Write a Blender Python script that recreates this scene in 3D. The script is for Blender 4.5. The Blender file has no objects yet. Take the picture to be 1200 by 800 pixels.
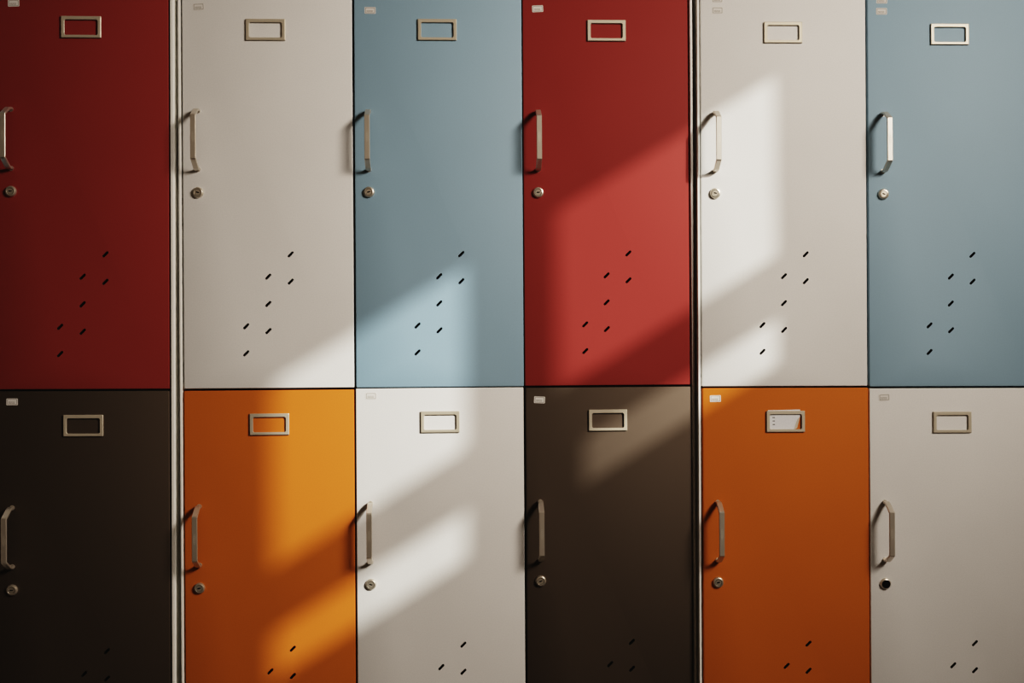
import bpy, bmesh, math, random
from mathutils import Vector, Matrix, Euler
random.seed(7)
scene = bpy.context.scene
COL = scene.collection
PI = math.pi

# ------------------------------------------------------------------ helpers
def mesh_obj(name, bm, mats, parent=None, smooth=None):
    me = bpy.data.meshes.new(name)
    bm.normal_update()
    bm.to_mesh(me); bm.free()
    for m in (mats if isinstance(mats, (list, tuple)) else [mats]):
        me.materials.append(m)
    o = bpy.data.objects.new(name, me)
    COL.objects.link(o)
    if parent is not None:
        o.parent = parent
    if smooth is not None:
        me.shade_smooth()
        if hasattr(me, 'set_sharp_from_angle'):
            me.set_sharp_from_angle(angle=math.radians(smooth))
    return o

def tag(o, label=None, cat=None, group=None, kind=None):
    if label: o['label'] = label
    if cat: o['category'] = cat
    if group: o['group'] = group
    if kind: o['kind'] = kind
    return o

def add_box(bm, x0, x1, y0, y1, z0, z1, mat=0):
    vs = [bm.verts.new((x, y, z)) for x in (x0, x1) for y in (y0, y1) for z in (z0, z1)]
    idx = [(0, 1, 3, 2), (4, 6, 7, 5), (0, 4, 5, 1), (2, 3, 7, 6), (0, 2, 6, 4), (1, 5, 7, 3)]
    fs = []
    for f in idx:
        fc = bm.faces.new([vs[i] for i in f]); fc.material_index = mat; fs.append(fc)
    return fs

def rounded_rect(w, h, r, n=5, cx=0, cz=0):
    pts = []
    for (sx, sz, a0) in ((1, 1, 0), (-1, 1, PI/2), (-1, -1, PI), (1, -1, 1.5*PI)):
        for k in range(n+1):
            a = a0 + k/n*PI/2
            pts.append((cx + sx*(w/2-r) + r*math.cos(a), cz + sz*(h/2-r) + r*math.sin(a)))
    return pts

# ------------------------------------------------------------------ materials
def new_mat(name):
    m = bpy.data.materials.new(name); m.use_nodes = True
    nt = m.node_tree
    return m, nt, nt.nodes['Principled BSDF']

def paint(name, rgb, rough=.55, ior=1.45, spec_tint=None, spec=.5, mottling=.05, bump=.06):
    m, nt, p = new_mat(name)
    tc = nt.nodes.new('ShaderNodeTexCoord')
    n1 = nt.nodes.new('ShaderNodeTexNoise'); n1.inputs['Scale'].default_value = 420; n1.inputs['Detail'].default_value = 2
    nt.links.new(tc.outputs['Object'], n1.inputs['Vector'])
    n2 = nt.nodes.new('ShaderNodeTexNoise'); n2.inputs['Scale'].default_value = 5; n2.inputs['Detail'].default_value = 3
    nt.links.new(tc.outputs['Object'], n2.inputs['Vector'])
    mix = nt.nodes.new('ShaderNodeMath'); mix.operation = 'ADD'
    nt.links.new(n1.outputs['Fac'], mix.inputs[0]); nt.links.new(n2.outputs['Fac'], mix.inputs[1])
    mr = nt.nodes.new('ShaderNodeMapRange')
    mr.inputs['From Min'].default_value = .6; mr.inputs['From Max'].default_value = 1.4
    mr.inputs['To Min'].default_value = 1-mottling; mr.inputs['To Max'].default_value = 1+mottling
    nt.links.new(mix.outputs[0], mr.inputs['Value'])
    vm = nt.nodes.new('ShaderNodeVectorMath'); vm.operation = 'SCALE'
    vm.inputs[0].default_value = rgb
    nt.links.new(mr.outputs['Result'], vm.inputs['Scale'])
    nt.links.new(vm.outputs[0], p.inputs['Base Color'])
    p.inputs['Roughness'].default_value = rough
    p.inputs['IOR'].default_value = ior
    p.inputs['Specular IOR Level'].default_value = spec
    if spec_tint: p.inputs['Specular Tint'].default_value = (*spec_tint, 1)
    b = nt.nodes.new('ShaderNodeBump'); b.inputs['Strength'].default_value = bump; b.inputs['Distance'].default_value = .0006
    nt.links.new(n1.outputs['Fac'], b.inputs['Height']); nt.links.new(b.outputs['Normal'], p.inputs['Normal'])
    return m

def metal(name, rgb, rough, metallic=1.0, stretch=(60, 60, 1500), var=.12):
    m, nt, p = new_mat(name)
    tc = nt.nodes.new('ShaderNodeTexCoord')
    mp = nt.nodes.new('ShaderNodeMapping'); mp.inputs['Scale'].default_value = stretch
    nt.links.new(tc.outputs['Object'], mp.inputs['Vector'])
    n = nt.nodes.new('ShaderNodeTexNoise'); n.inputs['Scale'].default_value = 1; n.inputs['Detail'].default_value = 3
    nt.links.new(mp.outputs[0], n.inputs['Vector'])
    mr = nt.nodes.new('ShaderNodeMapRange')
    mr.inputs['To Min'].default_value = rough-var/2; mr.inputs['To Max'].default_value = rough+var/2
    nt.links.new(n.outputs['Fac'], mr.inputs['Value']); nt.links.new(mr.outputs['Result'], p.inputs['Roughness'])
    p.inputs['Base Color'].default_value = (*rgb, 1)
    p.inputs['Metallic'].default_value = metallic
    return m

PAINT = {
    'red':    paint('red_paint',    (.275, .052, .047), rough=.6, spec=.12),
    'white':  paint('white_paint',  (.77, .765, .755), rough=.6, spec=.3),
    'blue':   paint('blue_paint',   (.245, .385, .49), rough=.7, ior=2.0, spec=.5),
    'orange': paint('orange_paint', (.545, .172, .034), rough=.62, spec=.12),
    'black':  paint('black_paint',  (.005, .004, .0035), rough=.72, ior=2.25, spec=.5, spec_tint=(1, .80, .65)),
}
M_BODY = paint('cabinet_cream_enamel', (.92, .915, .88), rough=.45, spec=.4)
M_DARK = paint('locker_inside_dark', (.02, .018, .015), rough=.8, spec=.1)
M_STEEL = metal('brushed_handle_steel', (.68, .63, .56), .36, .75)
M_ENGRAVE = metal('engraved_mark', (.80, .76, .68), .55, .6)
M_FRAME = metal('satin_nickel_frame', (.60, .545, .45), .45, .4, (900, 60, 60))
M_LOCK = metal('lock_nickel', (.66, .61, .53), .3, .75, (300, 300, 300))
M_KEY = paint('keyhole_black', (.006, .005, .005), rough=.7, spec=.1)
M_STICK = paint('sticker_white', (.74, .72, .70), rough=.6, spec=.2)
M_STICKG = paint('sticker_grey_print', (.36, .34, .31), rough=.6, spec=.2)
M_PAPER = paint('card_paper', (.79, .81, .85), rough=.8, spec=.1)
M_INK = paint('card_ink', (.03, .028, .03), rough=.8, spec=.1)
M_WALL = paint('plaster_wall', (.46, .40, .33), rough=.85, spec=.1)
M_CEIL = paint('plaster_ceiling', (.75, .70, .62), rough=.9, spec=.1)
M_SASH = paint('window_sash_paint', (.6, .57, .5), rough=.5)
def floor_mat():
    m, nt, p = new_mat('floor_boards')
    tc = nt.nodes.new('ShaderNodeTexCoord')
    br = nt.nodes.new('ShaderNodeTexBrick')
    br.inputs['Scale'].default_value = 1; br.inputs['Brick Width'].default_value = 1.2; br.inputs['Row Height'].default_value = .12
    br.inputs['Mortar Size'].default_value = .003
    br.inputs['Color1'].default_value = (.09, .05, .028, 1); br.inputs['Color2'].default_value = (.06, .034, .02, 1)
    br.inputs['Mortar'].default_value = (.02, .012, .008, 1)
    nt.links.new(tc.outputs['Object'], br.inputs['Vector']); nt.links.new(br.outputs['Color'], p.inputs['Base Color'])
    p.inputs['Roughness'].default_value = .5
    return m
M_FLOOR = floor_mat()

# ------------------------------------------------------------------ dimensions (metres)
CAM_H = 1.485                 # eye height
ZS = 1.395                    # height of the seam between the two upper rows, cabinet frame
X0, PITCH, DW = .0085, .298, .295
ROWV = .6893                  # row pitch
EXTRA = .009                  # top row doors are a little taller
UH = ROWV - .003 + EXTRA
LH = ROWV - .003
DT = .019                     # door thickness
DEPTH = .45

# ------------------------------------------------------------------ shared meshes
VENTS = [(.1859, -.4523), (.1469, -.4911), (.1858, -.5), (.1466, -.539), (.1081, -.5778), (.1467, -.5864), (.1079, -.6251)]

def make_door_mesh(name, top, bottom):
    """bevelled panel with seven pierced slanting slots; origin at nominal top left of the front"""
    bm = bmesh.new()
    add_box(bm, 0, DW, 0, DT, bottom, top)
    bmesh.ops.recalc_face_normals(bm, faces=bm.faces)
    bmesh.ops.bevel(bm, geom=list(bm.edges), offset=.0016, segments=3, profile=.5, affect='EDGES')
    tmp = mesh_obj('door_blank', bm, [PAINT['white'], M_DARK])
    cb = bmesh.new()
    for (x, z) in VENTS:
        pts = []
        L, r = .0045, .0021
        for k in range(9):
            a = -PI/2 + PI*k/8; pts.append((L + r*math.cos(a), r*math.sin(a)))
        for k in range(9):
            a = PI/2 + PI*k/8; pts.append((-L + r*math.cos(a), r*math.sin(a)))
        c, s = math.cos(math.radians(45)), math.sin(math.radians(45))
        ring0 = [cb.verts.new((x + p*c - q*s, -.01, z + p*s + q*c)) for p, q in pts]
        ring1 = [cb.verts.new((x + p*c - q*s, DT+.01, z + p*s + q*c)) for p, q in pts]
        n = len(pts)
        cb.faces.new(ring0); cb.faces.new(list(reversed(ring1)))
        for i in range(n):
            cb.faces.new((ring0[(i+1) % n], ring0[i], ring1[i], ring1[(i+1) % n]))
    bmesh.ops.recalc_face_normals(cb, faces=cb.faces)
    for f in cb.faces: f.material_index = 1
    cut = mesh_obj('door_cutter', cb, [PAINT['white'], M_DARK])
    md = tmp.modifiers.new('b', 'BOOLEAN'); md.operation = 'DIFFERENCE'; md.object = cut; md.solver = 'EXACT'
    dg = bpy.context.evaluated_depsgraph_get(); dg.update()
    me = bpy.data.meshes.new_from_object(tmp.evaluated_get(dg))
    me.name = name
    # slot walls and the back are dark
    for p in me.polygons:
        c = p.center
        inside = any(abs(c.x-x) < .009 and abs(c.z-z) < .009 for x, z in VENTS) and abs(p.normal.y) < .5
        p.material_index = 1 if (inside or p.normal.y > .9) else 0
    me.shade_smooth()
    me.set_sharp_from_angle(angle=math.radians(35))
    for o in (tmp, cut):
        d = o.data; bpy.data.objects.remove(o); bpy.data.meshes.remove(d)
    return me

def make_handle_mesh():
    """strap pull: feet at +-H, out along slanted shoulders to a straight bar; origin midway on the door face"""
    bm = bmesh.new()
    H, D = .0515, .0375
    w, t = .0046, .0021          # half width, half thickness
    path = [(H-.0005, 0), (H, .006), (H-.0005, .011), (H-.0022, .0155), (.0378, D-t-.0012), (.0366, D-t)]
    prof = [(y, z) for z, y in path] + [(y, -z) for z, y in reversed(path)]
    rings = []
    n = len(prof)
    for i, (y, z) in enumerate(prof):
        a = Vector(prof[max(i-1, 0)]); b = Vector(prof[min(i+1, n-1)])
        d0 = (Vector(prof[i])-a); d1 = (b-Vector(prof[i]))
        tan = ((d0.normalized() if d0.length else Vector((0, 0))) + (d1.normalized() if d1.length else Vector((0, 0)))).normalized()
        nn = Vector((tan.y, -tan.x))      # outward in (y,z)
        if i == 0 or i == n-1: nn = Vector((0, 1 if i == 0 else -1))
        ch = .0006
        r = []
        for (a_, b_) in ((-w+ch, t), (w-ch, t), (w, t-ch), (w, -t+ch), (w-ch, -t), (-w+ch, -t), (-w, -t+ch), (-w, t-ch)):
            r.append(bm.verts.new((a_, -(y + nn.x*b_), z + nn.y*b_)))
        rings.append(r)
    for i in range(n-1):
        for k in range(8):
            bm.faces.new((rings[i][k], rings[i][(k+1) % 8], rings[i+1][(k+1) % 8], rings[i+1][k]))
    bm.faces.new(rings[0]); bm.faces.new(list(reversed(rings[-1])))
    bmesh.ops.recalc_face_normals(bm, faces=bm.faces)
    # round feet
    for s in (1, -1):
        m = Matrix.Translation((0, -.0006, s*(H-.0005))) @ Matrix.Rotation(PI/2, 4, 'X')
        bmesh.ops.create_cone(bm, cap_ends=True, segments=20, radius1=.0045, radius2=.0042, depth=.0014, matrix=m)
    # tiny maker's mark down the middle of the bar: an outlined oval with short strokes
    yf = -D-.00008
    def stroke(x0, x1, z0, z1):
        f = bm.faces.new([bm.verts.new(p) for p in ((x0, yf, z0), (x1, yf, z0), (x1, yf, z1), (x0, yf, z1))])
        f.material_index = 1
    N = 24
    inner, outer = [], []
    for k in range(N):
        a = 2*PI*k/N
        inner.append(bm.verts.new((.0016*math.cos(a), yf, .0082*math.sin(a))))
        outer.append(bm.verts.new((.0021*math.cos(a), yf, .0088*math.sin(a))))
    for k in range(N):
        f = bm.faces.new((inner[k], inner[(k+1) % N], outer[(k+1) % N], outer[k])); f.material_index = 1
    for z in (-.0055, -.003, -.0005, .002, .0045):
        stroke(-.0009, .0009, z, z+.0006)
        stroke(-.0009, -.0004, z, z+.0016)
    me = bpy.data.meshes.new('handle'); bm.normal_update()
    for f in bm.faces:
        if f.material_index == 1 and f.normal.y > 0: f.normal_flip()
    bm.to_mesh(me); bm.free()
    me.materials.append(M_STEEL); me.materials.append(M_ENGRAVE)
    return me

def make_lock_mesh(dark):
    bm = bmesh.new()
    prof = [(.0097, 0), (.0097, .0012), (.0094, .0030), (.0085, .0044), (.0073, .0050), (.0064, .0051), (.0060, .0046), (.0057, .0042), (.0052, .0042)]
    N = 40
    rings = [[bm.verts.new((r*math.cos(2*PI*k/N), -y, r*math.sin(2*PI*k/N))) for k in range(N)] for r, y in prof]
    for i in range(len(rings)-1):
        for k in range(N):
            bm.faces.new((rings[i][k], rings[i][(k+1) % N], rings[i+1][(k+1) % N], rings[i+1][k]))
    f = bm.faces.new(rings[-1])
    bmesh.ops.recalc_face_normals(bm, faces=bm.faces)
    if dark:
        for f in bm.faces:
            c = f.calc_center_median()
            if math.hypot(c.x, c.z) < .0076: f.material_index = 1
    # keyhole: a wide bow-tie slot lying in the plug
    yk = -.00425
    ptk = [(-.0030, -.0008), (-.0012, -.0011), (.0018, -.0008), (.0030, .0001), (.0026, .0011), (.0006, .0009), (-.0014, .0013), (-.0030, .0008)]
    f = bm.faces.new([bm.verts.new((x, yk, z)) for x, z in ptk]); f.material_index = 1
    # thin ring groove
    a = [bm.verts.new((.0056*math.cos(2*PI*k/N), -.00422, .0056*math.sin(2*PI*k/N))) for k in range(N)]
    b = [bm.verts.new((.0052*math.cos(2*PI*k/N), -.00424, .0052*math.sin(2*PI*k/N))) for k in range(N)]
    for k in range(N):
        f = bm.faces.new((a[k], a[(k+1) % N], b[(k+1) % N], b[k])); f.material_index = 1
    bm.normal_update()
    me = bpy.data.meshes.new('lock'); bm.to_mesh(me); bm.free()
    me.materials.append(M_LOCK); me.materials.append(M_KEY)
    me.shade_smooth(); me.set_sharp_from_angle(angle=math.radians(30))
    return me

def make_holder_mesh():
    """name holder: raised rectangular frame with a rounded opening, standing on three thin side walls, open at the top"""
    bm = bmesh.new()
    W, Hh = .0685, .0375
    y0, y1 = .0016, .0034
    ow, oh, r = .0565, .0262, .0028
    oz = -.0006
    n = 5
    inn = rounded_rect(ow, oh, r, n, 0, oz)
    N = len(inn)
    # outer ring points matched to the inner ones
    def outer_ring(inset):
        w2, h2, rr = W/2-inset, Hh/2-inset, .0008
        return rounded_rect(2*w2, 2*h2, rr, n)
    o_b, o_f = outer_ring(0), outer_ring(.0009)
    i_f = rounded_rect(ow+.0012, oh+.0012, r+.0006, n, 0, oz)
    rings = []
    for pts, y in ((o_b, 0.0), (o_b, y0), (o_b, y1-.0008), (o_f, y1), (i_f, y1), (inn, y1-.0006), (inn, y0)):
        rings.append([bm.verts.new((x, -y, z)) for x, z in pts])
    for a in range(len(rings)-1):
        for k in range(N):
            if a == 0:
                # leave the top side open for a card
                z = (o_b[k][1] + o_b[(k+1) % N][1])/2
                if z > Hh/2-.0005: continue
            bm.faces.new((rings[a][k], rings[a][(k+1) % N], rings[a+1][(k+1) % N], rings[a+1][k]))
    # back of the raised plate
    for k in range(N):
        bm.faces.new((rings[1][k], rings[6][k], rings[6][(k+1) % N], rings[1][(k+1) % N]))
    bmesh.ops.recalc_face_normals(bm, faces=bm.faces)
    me = bpy.data.meshes.new('name_holder'); bm.to_mesh(me); bm.free()
    me.materials.append(M_FRAME)
    me.shade_smooth(); me.set_sharp_from_angle(angle=math.radians(25))
    return me

def make_sticker_mesh():
    """thin label with rounded corners, a grey printed outline and a band of tiny lettering"""
    bm = bmesh.new()
    def poly(pts, y, m):
        f = bm.faces.new([bm.verts.new((x, y, z)) for x, z in pts]); f.material_index = m
        if f.normal.y > 0: f.normal_flip()
    base = rounded_rect(.0195, .0118, .0014, 4)
    f0 = [bm.verts.new((x, 0, z)) for x, z in base]; f1 = [bm.verts.new((x, -.0003, z)) for x, z in base]
    N = len(base)
    for k in range(N): bm.faces.new((f0[k], f0[(k+1) % N], f1[(k+1) % N], f1[k]))
    bm.faces.new(f1)
    y = -.00036
    a = rounded_rect(.0168, .0100, .0010, 4); b = rounded_rect(.0148, .0080, .0006, 4)
    A = [bm.verts.new((x, y, z)) for x, z in a]; B = [bm.verts.new((x, y, z)) for x, z in b]
    for k in range(N):
        f = bm.faces.new((A[k], A[(k+1) % N], B[(k+1) % N], B[k])); f.material_index = 1
    x = -.0062
    random.seed(3)
    for row, (z0, z1) in enumerate(((-.0030, -.0016), (-.0010, .0004))):
        x = -.0062
        while x < (.0050 if row else .0040):
            w = random.choice((.0007, .0011, .0014))
            poly([(x, z0), (x+w, z0), (x+w, z1), (x, z1)], y, 1); x += w+.0005
    bmesh.ops.recalc_face_normals(bm, faces=bm.faces)
    bm.normal_update()
    for f in bm.faces:
        if abs(f.normal.y) > .9 and f.normal.y > 0: f.normal_flip()
    me = bpy.data.meshes.new('sticker'); bm.to_mesh(me); bm.free()
    me.materials.append(M_STICK); me.materials.append(M_STICKG)
    return me

ME_DOOR_U = make_door_mesh('upper_door', EXTRA, -LH)
ME_DOOR_L = make_door_mesh('lower_door', 0, -LH)
ME_HANDLE = make_handle_mesh()
ME_LOCK, ME_LOCK_DARK = make_lock_mesh(False), make_lock_mesh(True)
ME_HOLDER = make_holder_mesh()
ME_STICK = make_sticker_mesh()

def child(name, me, parent, loc, rot=(0, 0, 0)):
    o = bpy.data.objects.new(name, me); COL.objects.link(o)
    o.parent = parent; o.location = loc; o.rotation_euler = rot
    return o

# ------------------------------------------------------------------ locker cabinets
COLOURS = [('white', 'orange'), ('blue', 'white'), ('red', 'black')]
# how the doors have sagged on their hinges (mm) and the small offsets of the fittings (mm)
SAG = {(1, 0, 0): (0, 0), (1, 1, 0): (.6, -.4), (1, 2, 0): (-.8, 0), (2, 0, 0): (-.4, .7), (2, 1, 0): (.1, -.5),
       (1, 0, 1): (-.4, -.6), (1, 1, 1): (-.2, .8), (1, 2, 1): (.6, 0), (2, 0, 1): (.9, .7), (2, 1, 1): (-.2, -.7)}
HOLD = {(0, 2, 0): (-.7, -.1), (1, 0, 0): (-2.1, -.5), (1, 1, 0): (-.9, 1.9), (1, 2, 0): (2.4, 2.0), (2, 0, 0): (0, .8), (2, 1, 0): (0, -.3),
        (0, 2, 1): (.7, -1.1), (1, 0, 1): (1., -.5), (1, 1, 1): (.7, -.6), (1, 2, 1): (-1.3, .3), (2, 0, 1): (-.2, -.4), (2, 1, 1): (.3, -1.5)}
LOCKS = {(1, 0, 0): (.7, -.6), (1, 1, 0): (-1, .5), (1, 2, 0): (.5, -.7), (2, 0, 0): (-.7, -.6), (2, 1, 0): (1., -.8),
         (0, 2, 1): (-.4, -.2), (1, 1, 1): (-.8, .3), (1, 2, 1): (-1, 2.1), (2, 0, 1): (.2, .8), (2, 1, 1): (1, -2)}
STICKERS = {(0, 2, 0): [(31., -18.4, 2)], (1, 0, 0): [(29., -19.6, 3)], (1, 1, 0): [(28.5, -23.3, 0)], (1, 2, 0): [(27.2, -18.6, 3)],
            (2, 0, 0): [(30.6, -18.6, 0), (30.4, 1.4, 0)], (2, 1, 0): [(25.5, -18, 0), (26., 1.8, 0)],
            (0, 2, 1): [(25.9, -18.2, 0)], (1, 1, 1): [(26.8, -13, 0)], (1, 2, 1): [(24.6, -21.6, -3)],
            (2, 0, 1): [(22.4, -18.5, 1)], (2, 1, 1): [(26.6, -16, 3)],
            (0, 0, 0): [(28, -19, 0)], (0, 1, 0): [(28, -19, 0)], (0, 1, 1): [(27, -16, 0)], (2, 2, 0): [(27, -18, 0)], (2, 2, 1): [(26, -18, 0)]}
DOOR_LABEL = {('white', 0): 'white upper door', ('blue', 0): 'blue upper door', ('red', 0): 'red upper door',
              ('orange', 1): 'orange lower door', ('white', 1): 'white lower door', ('black', 1): 'black lower door'}
# position of the upper-left seam corner, then yaw / roll / pitch of each cabinet as it stands in the row
POSE = [(-1.49496, -.05788, -.08639, .04269, -.00259, .00286),
        (-.58037, -.01701, -.08422, .04789, -.00647, -.00352),
        (.32821, .01409, -.08187, .01989, -.00234, -.01055)]
STILES = [(.006, .0062), (.0045, .0046), (.0042, .006)]
LABELS = ['locker cabinet at the far left, a dark red door above a black one',
          'middle locker cabinet with white, blue, red doors above orange, white, black ones',
          'right-hand locker cabinet whose orange lower door holds a white paper card']
doors = {}
def rot_of(p):
    return Matrix.Rotation(p[3], 3, 'Z') @ Matrix.Rotation(p[4], 3, 'Y') @ Matrix.Rotation(p[5], 3, 'X')

for u in range(3):
    p = POSE[u]
    R = rot_of(p)
    seam = Vector((p[0], p[1], p[2] + CAM_H))
    base = seam - R @ Vector((0, 0, ZS))
    drop = base.z            # adjustable foot height: carcass reaches the floor
    root = bpy.data.objects.new('locker_cabinet', None); COL.objects.link(root)
    root.empty_display_size = .1
    root.matrix_world = Matrix.Translation(base) @ R.to_4x4()
    tag(root, LABELS[u], 'locker', 'locker cabinets standing in a row')
    sl, sr = STILES[u]
    xl = X0 - .0028; xr = X0 + 2*PITCH + DW + .0028
    ztop = ZS + .0015 + UH + .003
    z0 = .0005 - drop + .012
    zb = ZS - .0015 - LH - .025
    # the steel shell: back, top, partitions, shelves, plain base panel
    bm = bmesh.new()
    add_box(bm, xl, xr, DEPTH-.004, DEPTH, z0, ztop+.02)            # back
    add_box(bm, xl, xr, .0005, DEPTH-.004, ztop, ztop+.02)          # top
    add_box(bm, xl, xr, .0005, DEPTH-.004, zb, zb+.02)              # bottom
    add_box(bm, xl+.012, xr-.012, .02, DEPTH-.01, z0, zb+.001)      # plain base carrying the two rows
    body = mesh_obj('cabinet_body', bm, M_BODY, root)
    bm = bmesh.new()
    for c in (1, 2):
        xc = X0 + PITCH*c - .0015
        add_box(bm, xc-.008, xc+.008, DT+.003, DEPTH-.006, ZS-.0015-LH, ztop-.0005)
    for c in range(3):
        add_box(bm, X0+PITCH*c+.0075, X0+PITCH*c+DW-.0075, DT+.003, DEPTH-.006, ZS-.008, ZS+.008)
    add_box(bm, xl+.0002, xl+.0022, DT+.003, DEPTH-.006, ZS-.0015-LH, ztop-.0005)
    add_box(bm, xr-.0022, xr-.0002, DT+.003, DEPTH-.006, ZS-.0015-LH, ztop-.0005)
    mesh_obj('partition', bm, M_DARK, root)
    for (a, b) in ((xl-sl, xl), (xr, xr+sr)):
        bm = bmesh.new()
        fs = add_box(bm, a, b, -.0005, DEPTH, zb, ztop+.02)
        bmesh.ops.recalc_face_normals(bm, faces=bm.faces)
        bmesh.ops.bevel(bm, geom=[e for e in bm.edges if all(v.co.y < 0 for v in e.verts) and abs(e.verts[0].co.x-e.verts[1].co.x) < 1e-5],
                        offset=.001, segments=3, profile=.5, affect='EDGES')
        mesh_obj('side_panel', bm, M_BODY, root, smooth=40)
    # doors with their fittings
    for c in range(3):
        for row in range(2):
            key = (u, c, row)
            colr = COLOURS[c][row]
            s = SAG.get(key, (0, 0))
            zt = ZS - .0015 + (ROWV if row == 0 else 0)
            d = child('door', ME_DOOR_U if row == 0 else ME_DOOR_L, root, (X0 + PITCH*c + s[0]*.001, 0, zt + s[1]*.001))
            d.material_slots[0].link = 'OBJECT'; d.material_slots[0].material = PAINT[colr]
            d['label'] = DOOR_LABEL[(colr, row)]
            doors[key] = d
            L = LOCKS.get(key, (0, 0)); rl = random.uniform(-.35, .35)
            lk = child('lock', ME_LOCK_DARK if key == (2, 1, 1) else ME_LOCK, d, (.0255 + L[0]*.001, 0, -.3435 + L[1]*.001), (0, rl if key != (2, 1, 1) else 0, 0))
            if key == (2, 1, 1): lk['label'] = 'lock with a dark centre'
            child('handle', ME_HANDLE, d, (.0255 + L[0]*.001, 0, -.3435 + .0908), (0, 0, 0))
            h = HOLD.get(key, (0, 0))
            child('name_holder', ME_HOLDER, d, (.147 + h[0]*.001, 0, -.0588 + h[1]*.001))
            for (sx, sz, ang) in STICKERS.get(key, []):
                child('sticker', ME_STICK, d, (sx*.001, 0, sz*.001), (0, -math.radians(ang), 0))

# ------------------------------------------------------------------ the paper card in the orange door's name holder
bpy.context.view_layer.update()
bm = bmesh.new()
def P3(pts, y, m=0, flip=True):
    f = bm.faces.new([bm.verts.new((x, (y(x, z) if callable(y) else y), z)) for x, z in pts]); f.material_index = m
    f.normal_update()
    if f.normal.y > 0: f.normal_flip()
    return f
yp = -.0008
# sheet: leaning a touch, top edge pokes out over the holder, lower right corner is torn away
t = math.radians(1.2)
def rot(pt): return (pt[0]*math.cos(t) - pt[1]*math.sin(t), pt[0]*math.sin(t) + pt[1]*math.cos(t))
sheet = [(-.0310, -.0170), (.0130, -.0170), (.0205, -.0115), (.0268, .0100), (.0268, .0205), (-.0310, .0205)]
P3([rot(q) for q in sheet], yp)
# curled flap in beige, lifted slightly off the sheet
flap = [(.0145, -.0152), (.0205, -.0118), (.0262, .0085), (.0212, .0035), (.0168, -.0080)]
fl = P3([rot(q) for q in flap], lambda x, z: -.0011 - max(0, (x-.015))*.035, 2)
for zc in (.0072, .0012, -.0050):
    for (dx, w) in ((0, .0019), (.0023, .0015)):
        q = [(-.0228+dx, zc-.0008), (-.0228+dx+w, zc-.0008), (-.0228+dx+w, zc+.0009), (-.0228+dx, zc+.0009)]
        P3([rot(a) for a in q], yp-.0001, 1)
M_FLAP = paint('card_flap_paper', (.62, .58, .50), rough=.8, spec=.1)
card = mesh_obj('paper_card', bm, [M_PAPER, M_INK, M_FLAP])
dd = doors[(2, 0, 1)]
hh = HOLD[(2, 0, 1)]
card.matrix_world = dd.matrix_world @ Matrix.Translation((.147 + hh[0]*.001, 0, -.0588 + hh[1]*.001))
tag(card, "small white paper card with torn corner in the orange lower door's name holder", 'card')

# ------------------------------------------------------------------ the room
def struct(name, bm, m):
    o = mesh_obj(name, bm, m); o['kind'] = 'structure'; return o
XL, YB, YF, ZC = -3.2, .56, -5.2, 3.6
# window wall: runs from the lockers' wall towards the viewer, slightly out of square
def wall_pt(yp_, off=0):      # yp_ = distance in front of the lockers' plane
    return (2.0 - .154*(yp_-1.9) + off, -yp_)
def wall_box(bm, ya, yb, za, zb, th=.02):
    a0, b0 = wall_pt(ya), wall_pt(yb)
    vs = []
    for (px, py) in (a0, b0):
        for o_ in (0, th):
            for z in (za, zb):
                vs.append(bm.verts.new((px+o_, py, z)))
    idx = [(0, 1, 3, 2), (4, 6, 7, 5), (0, 4, 5, 1), (2, 3, 7, 6), (0, 2, 6, 4), (1, 5, 7, 3)]
    for f in idx: bm.faces.new([vs[i] for i in f])
Y_A, Y_B, Y_C, Y_D = 1.512, 1.856, 1.985, 2.295      # pane edges along the wall
Z_T = CAM_H + 1.615; Z_M1 = CAM_H + 1.285; Z_M0 = CAM_H + 1.182; Z_S = CAM_H + 1.09
bm = bmesh.new()
wall_box(bm, -YB, Y_A, 0, ZC); wall_box(bm, Y_D, -YF, 0, ZC)
wall_box(bm, Y_A, Y_D, 0, Z_S); wall_box(bm, Y_A, Y_D, Z_T, ZC)
bmesh.ops.recalc_face_normals(bm, faces=bm.faces)
struct('wall_right', bm, M_WALL)
bm = bmesh.new()
wall_box(bm, Y_B, Y_C, Z_M0, Z_T); wall_box(bm, Y_B-.042, Y_C, Z_S, Z_M0)   # mullion, wider beside the low vent light
wall_box(bm, Y_A, Y_B, Z_M0, Z_M1); wall_box(bm, Y_C, Y_D, Z_M0, Z_M1)
bmesh.ops.recalc_face_normals(bm, faces=bm.faces)
struct('window_1', bm, M_SASH)
bm = bmesh.new(); add_box(bm, XL, 2.5, YB, YB+.1, 0, ZC); struct('wall_back', bm, M_WALL)
bm = bmesh.new(); add_box(bm, XL, 2.5, YF-.1, YF, 0, ZC); struct('wall_front', bm, M_WALL)
bm = bmesh.new(); add_box(bm, XL-.1, XL, YF, YB, 0, ZC); struct('wall_left', bm, M_WALL)
bm = bmesh.new(); add_box(bm, XL, 2.5, YF, YB, -.1, 0); struct('floor', bm, M_FLOOR)
bm = bmesh.new(); add_box(bm, XL, 2.5, YF, YB, ZC, ZC+.1); struct('ceiling', bm, M_CEIL)

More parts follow.
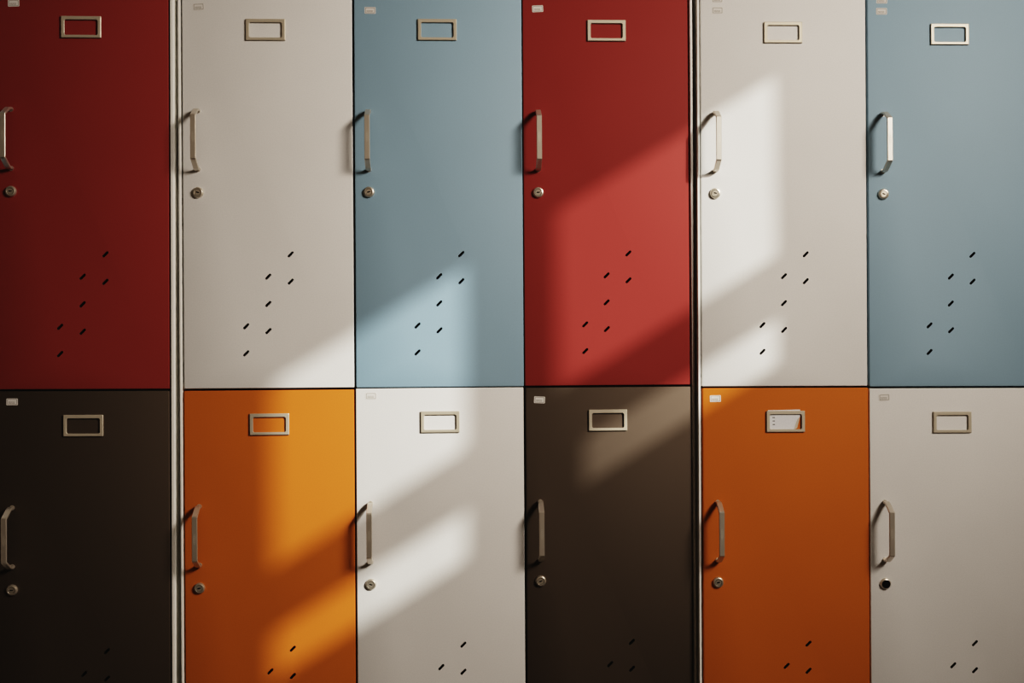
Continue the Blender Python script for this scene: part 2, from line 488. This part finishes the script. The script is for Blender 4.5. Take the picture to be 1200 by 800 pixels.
# ------------------------------------------------------------------ light
S = Vector((-1.04, 1, -.74))
sun = bpy.data.lights.new('sun', 'SUN'); sun.energy = 3.1; sun.angle = math.radians(.8); sun.color = (1, .975, .88)
so = bpy.data.objects.new('sun', sun); COL.objects.link(so)
so.rotation_euler = S.to_track_quat('-Z', 'Y').to_euler(); so.location = (4, -4, 5)

def area(name, loc, target, sx, sy, power, color, spread=180):
    l = bpy.data.lights.new(name, 'AREA'); l.shape = 'RECTANGLE'; l.size = sx; l.size_y = sy
    l.energy = power; l.color = color; l.spread = math.radians(spread)
    o = bpy.data.objects.new(name, l); COL.objects.link(o)
    o.location = loc; o.rotation_euler = (Vector(target)-Vector(loc)).to_track_quat('-Z', 'Y').to_euler()
    return o
WARM = (1, .885, .77)
area('skylight', (1.88, -1.75, CAM_H+1.2), (-.34, 0, CAM_H-.04), .8, .7, 13.3, WARM, 76)
area('room_bounce', (.2, -2.9, CAM_H+.9), (-.3, YF, CAM_H+.5), 1.6, .8, 14, (1, .88, .76), 150)

w = bpy.data.worlds.new('world'); scene.world = w; w.use_nodes = True
bg = w.node_tree.nodes['Background']
sky = w.node_tree.nodes.new('ShaderNodeTexSky'); sky.sky_type = 'HOSEK_WILKIE'
sky.sun_direction = (-S).normalized()
w.node_tree.links.new(sky.outputs[0], bg.inputs['Color']); bg.inputs['Strength'].default_value = .25

# ------------------------------------------------------------------ camera
cam = bpy.data.cameras.new('camera'); co = bpy.data.objects.new('camera', cam); COL.objects.link(co)
cam.sensor_width = 36; cam.lens = 36*1333.33/1200; cam.clip_start = .05
co.location = (0, -2, CAM_H); co.rotation_euler = (PI/2, 0, 0)
scene.camera = co
scene.view_settings.view_transform = 'Filmic'
scene.view_settings.look = 'Very High Contrast'
scene.view_settings.exposure = 0

# slight lens flare veil, as in the photograph's matte blacks
vs = scene.view_settings
vs.use_curve_mapping = True
cm = vs.curve_mapping
cm.use_clip = False
cm.extend = 'EXTRAPOLATED'
for i, lift in enumerate((.0075, .0074, .0066)):
    c = cm.curves[i]
    c.points[0].location = (0, lift); c.points[1].location = (1, 1)
    for p_ in c.points: p_.handle_type = 'VECTOR'
cm.update()
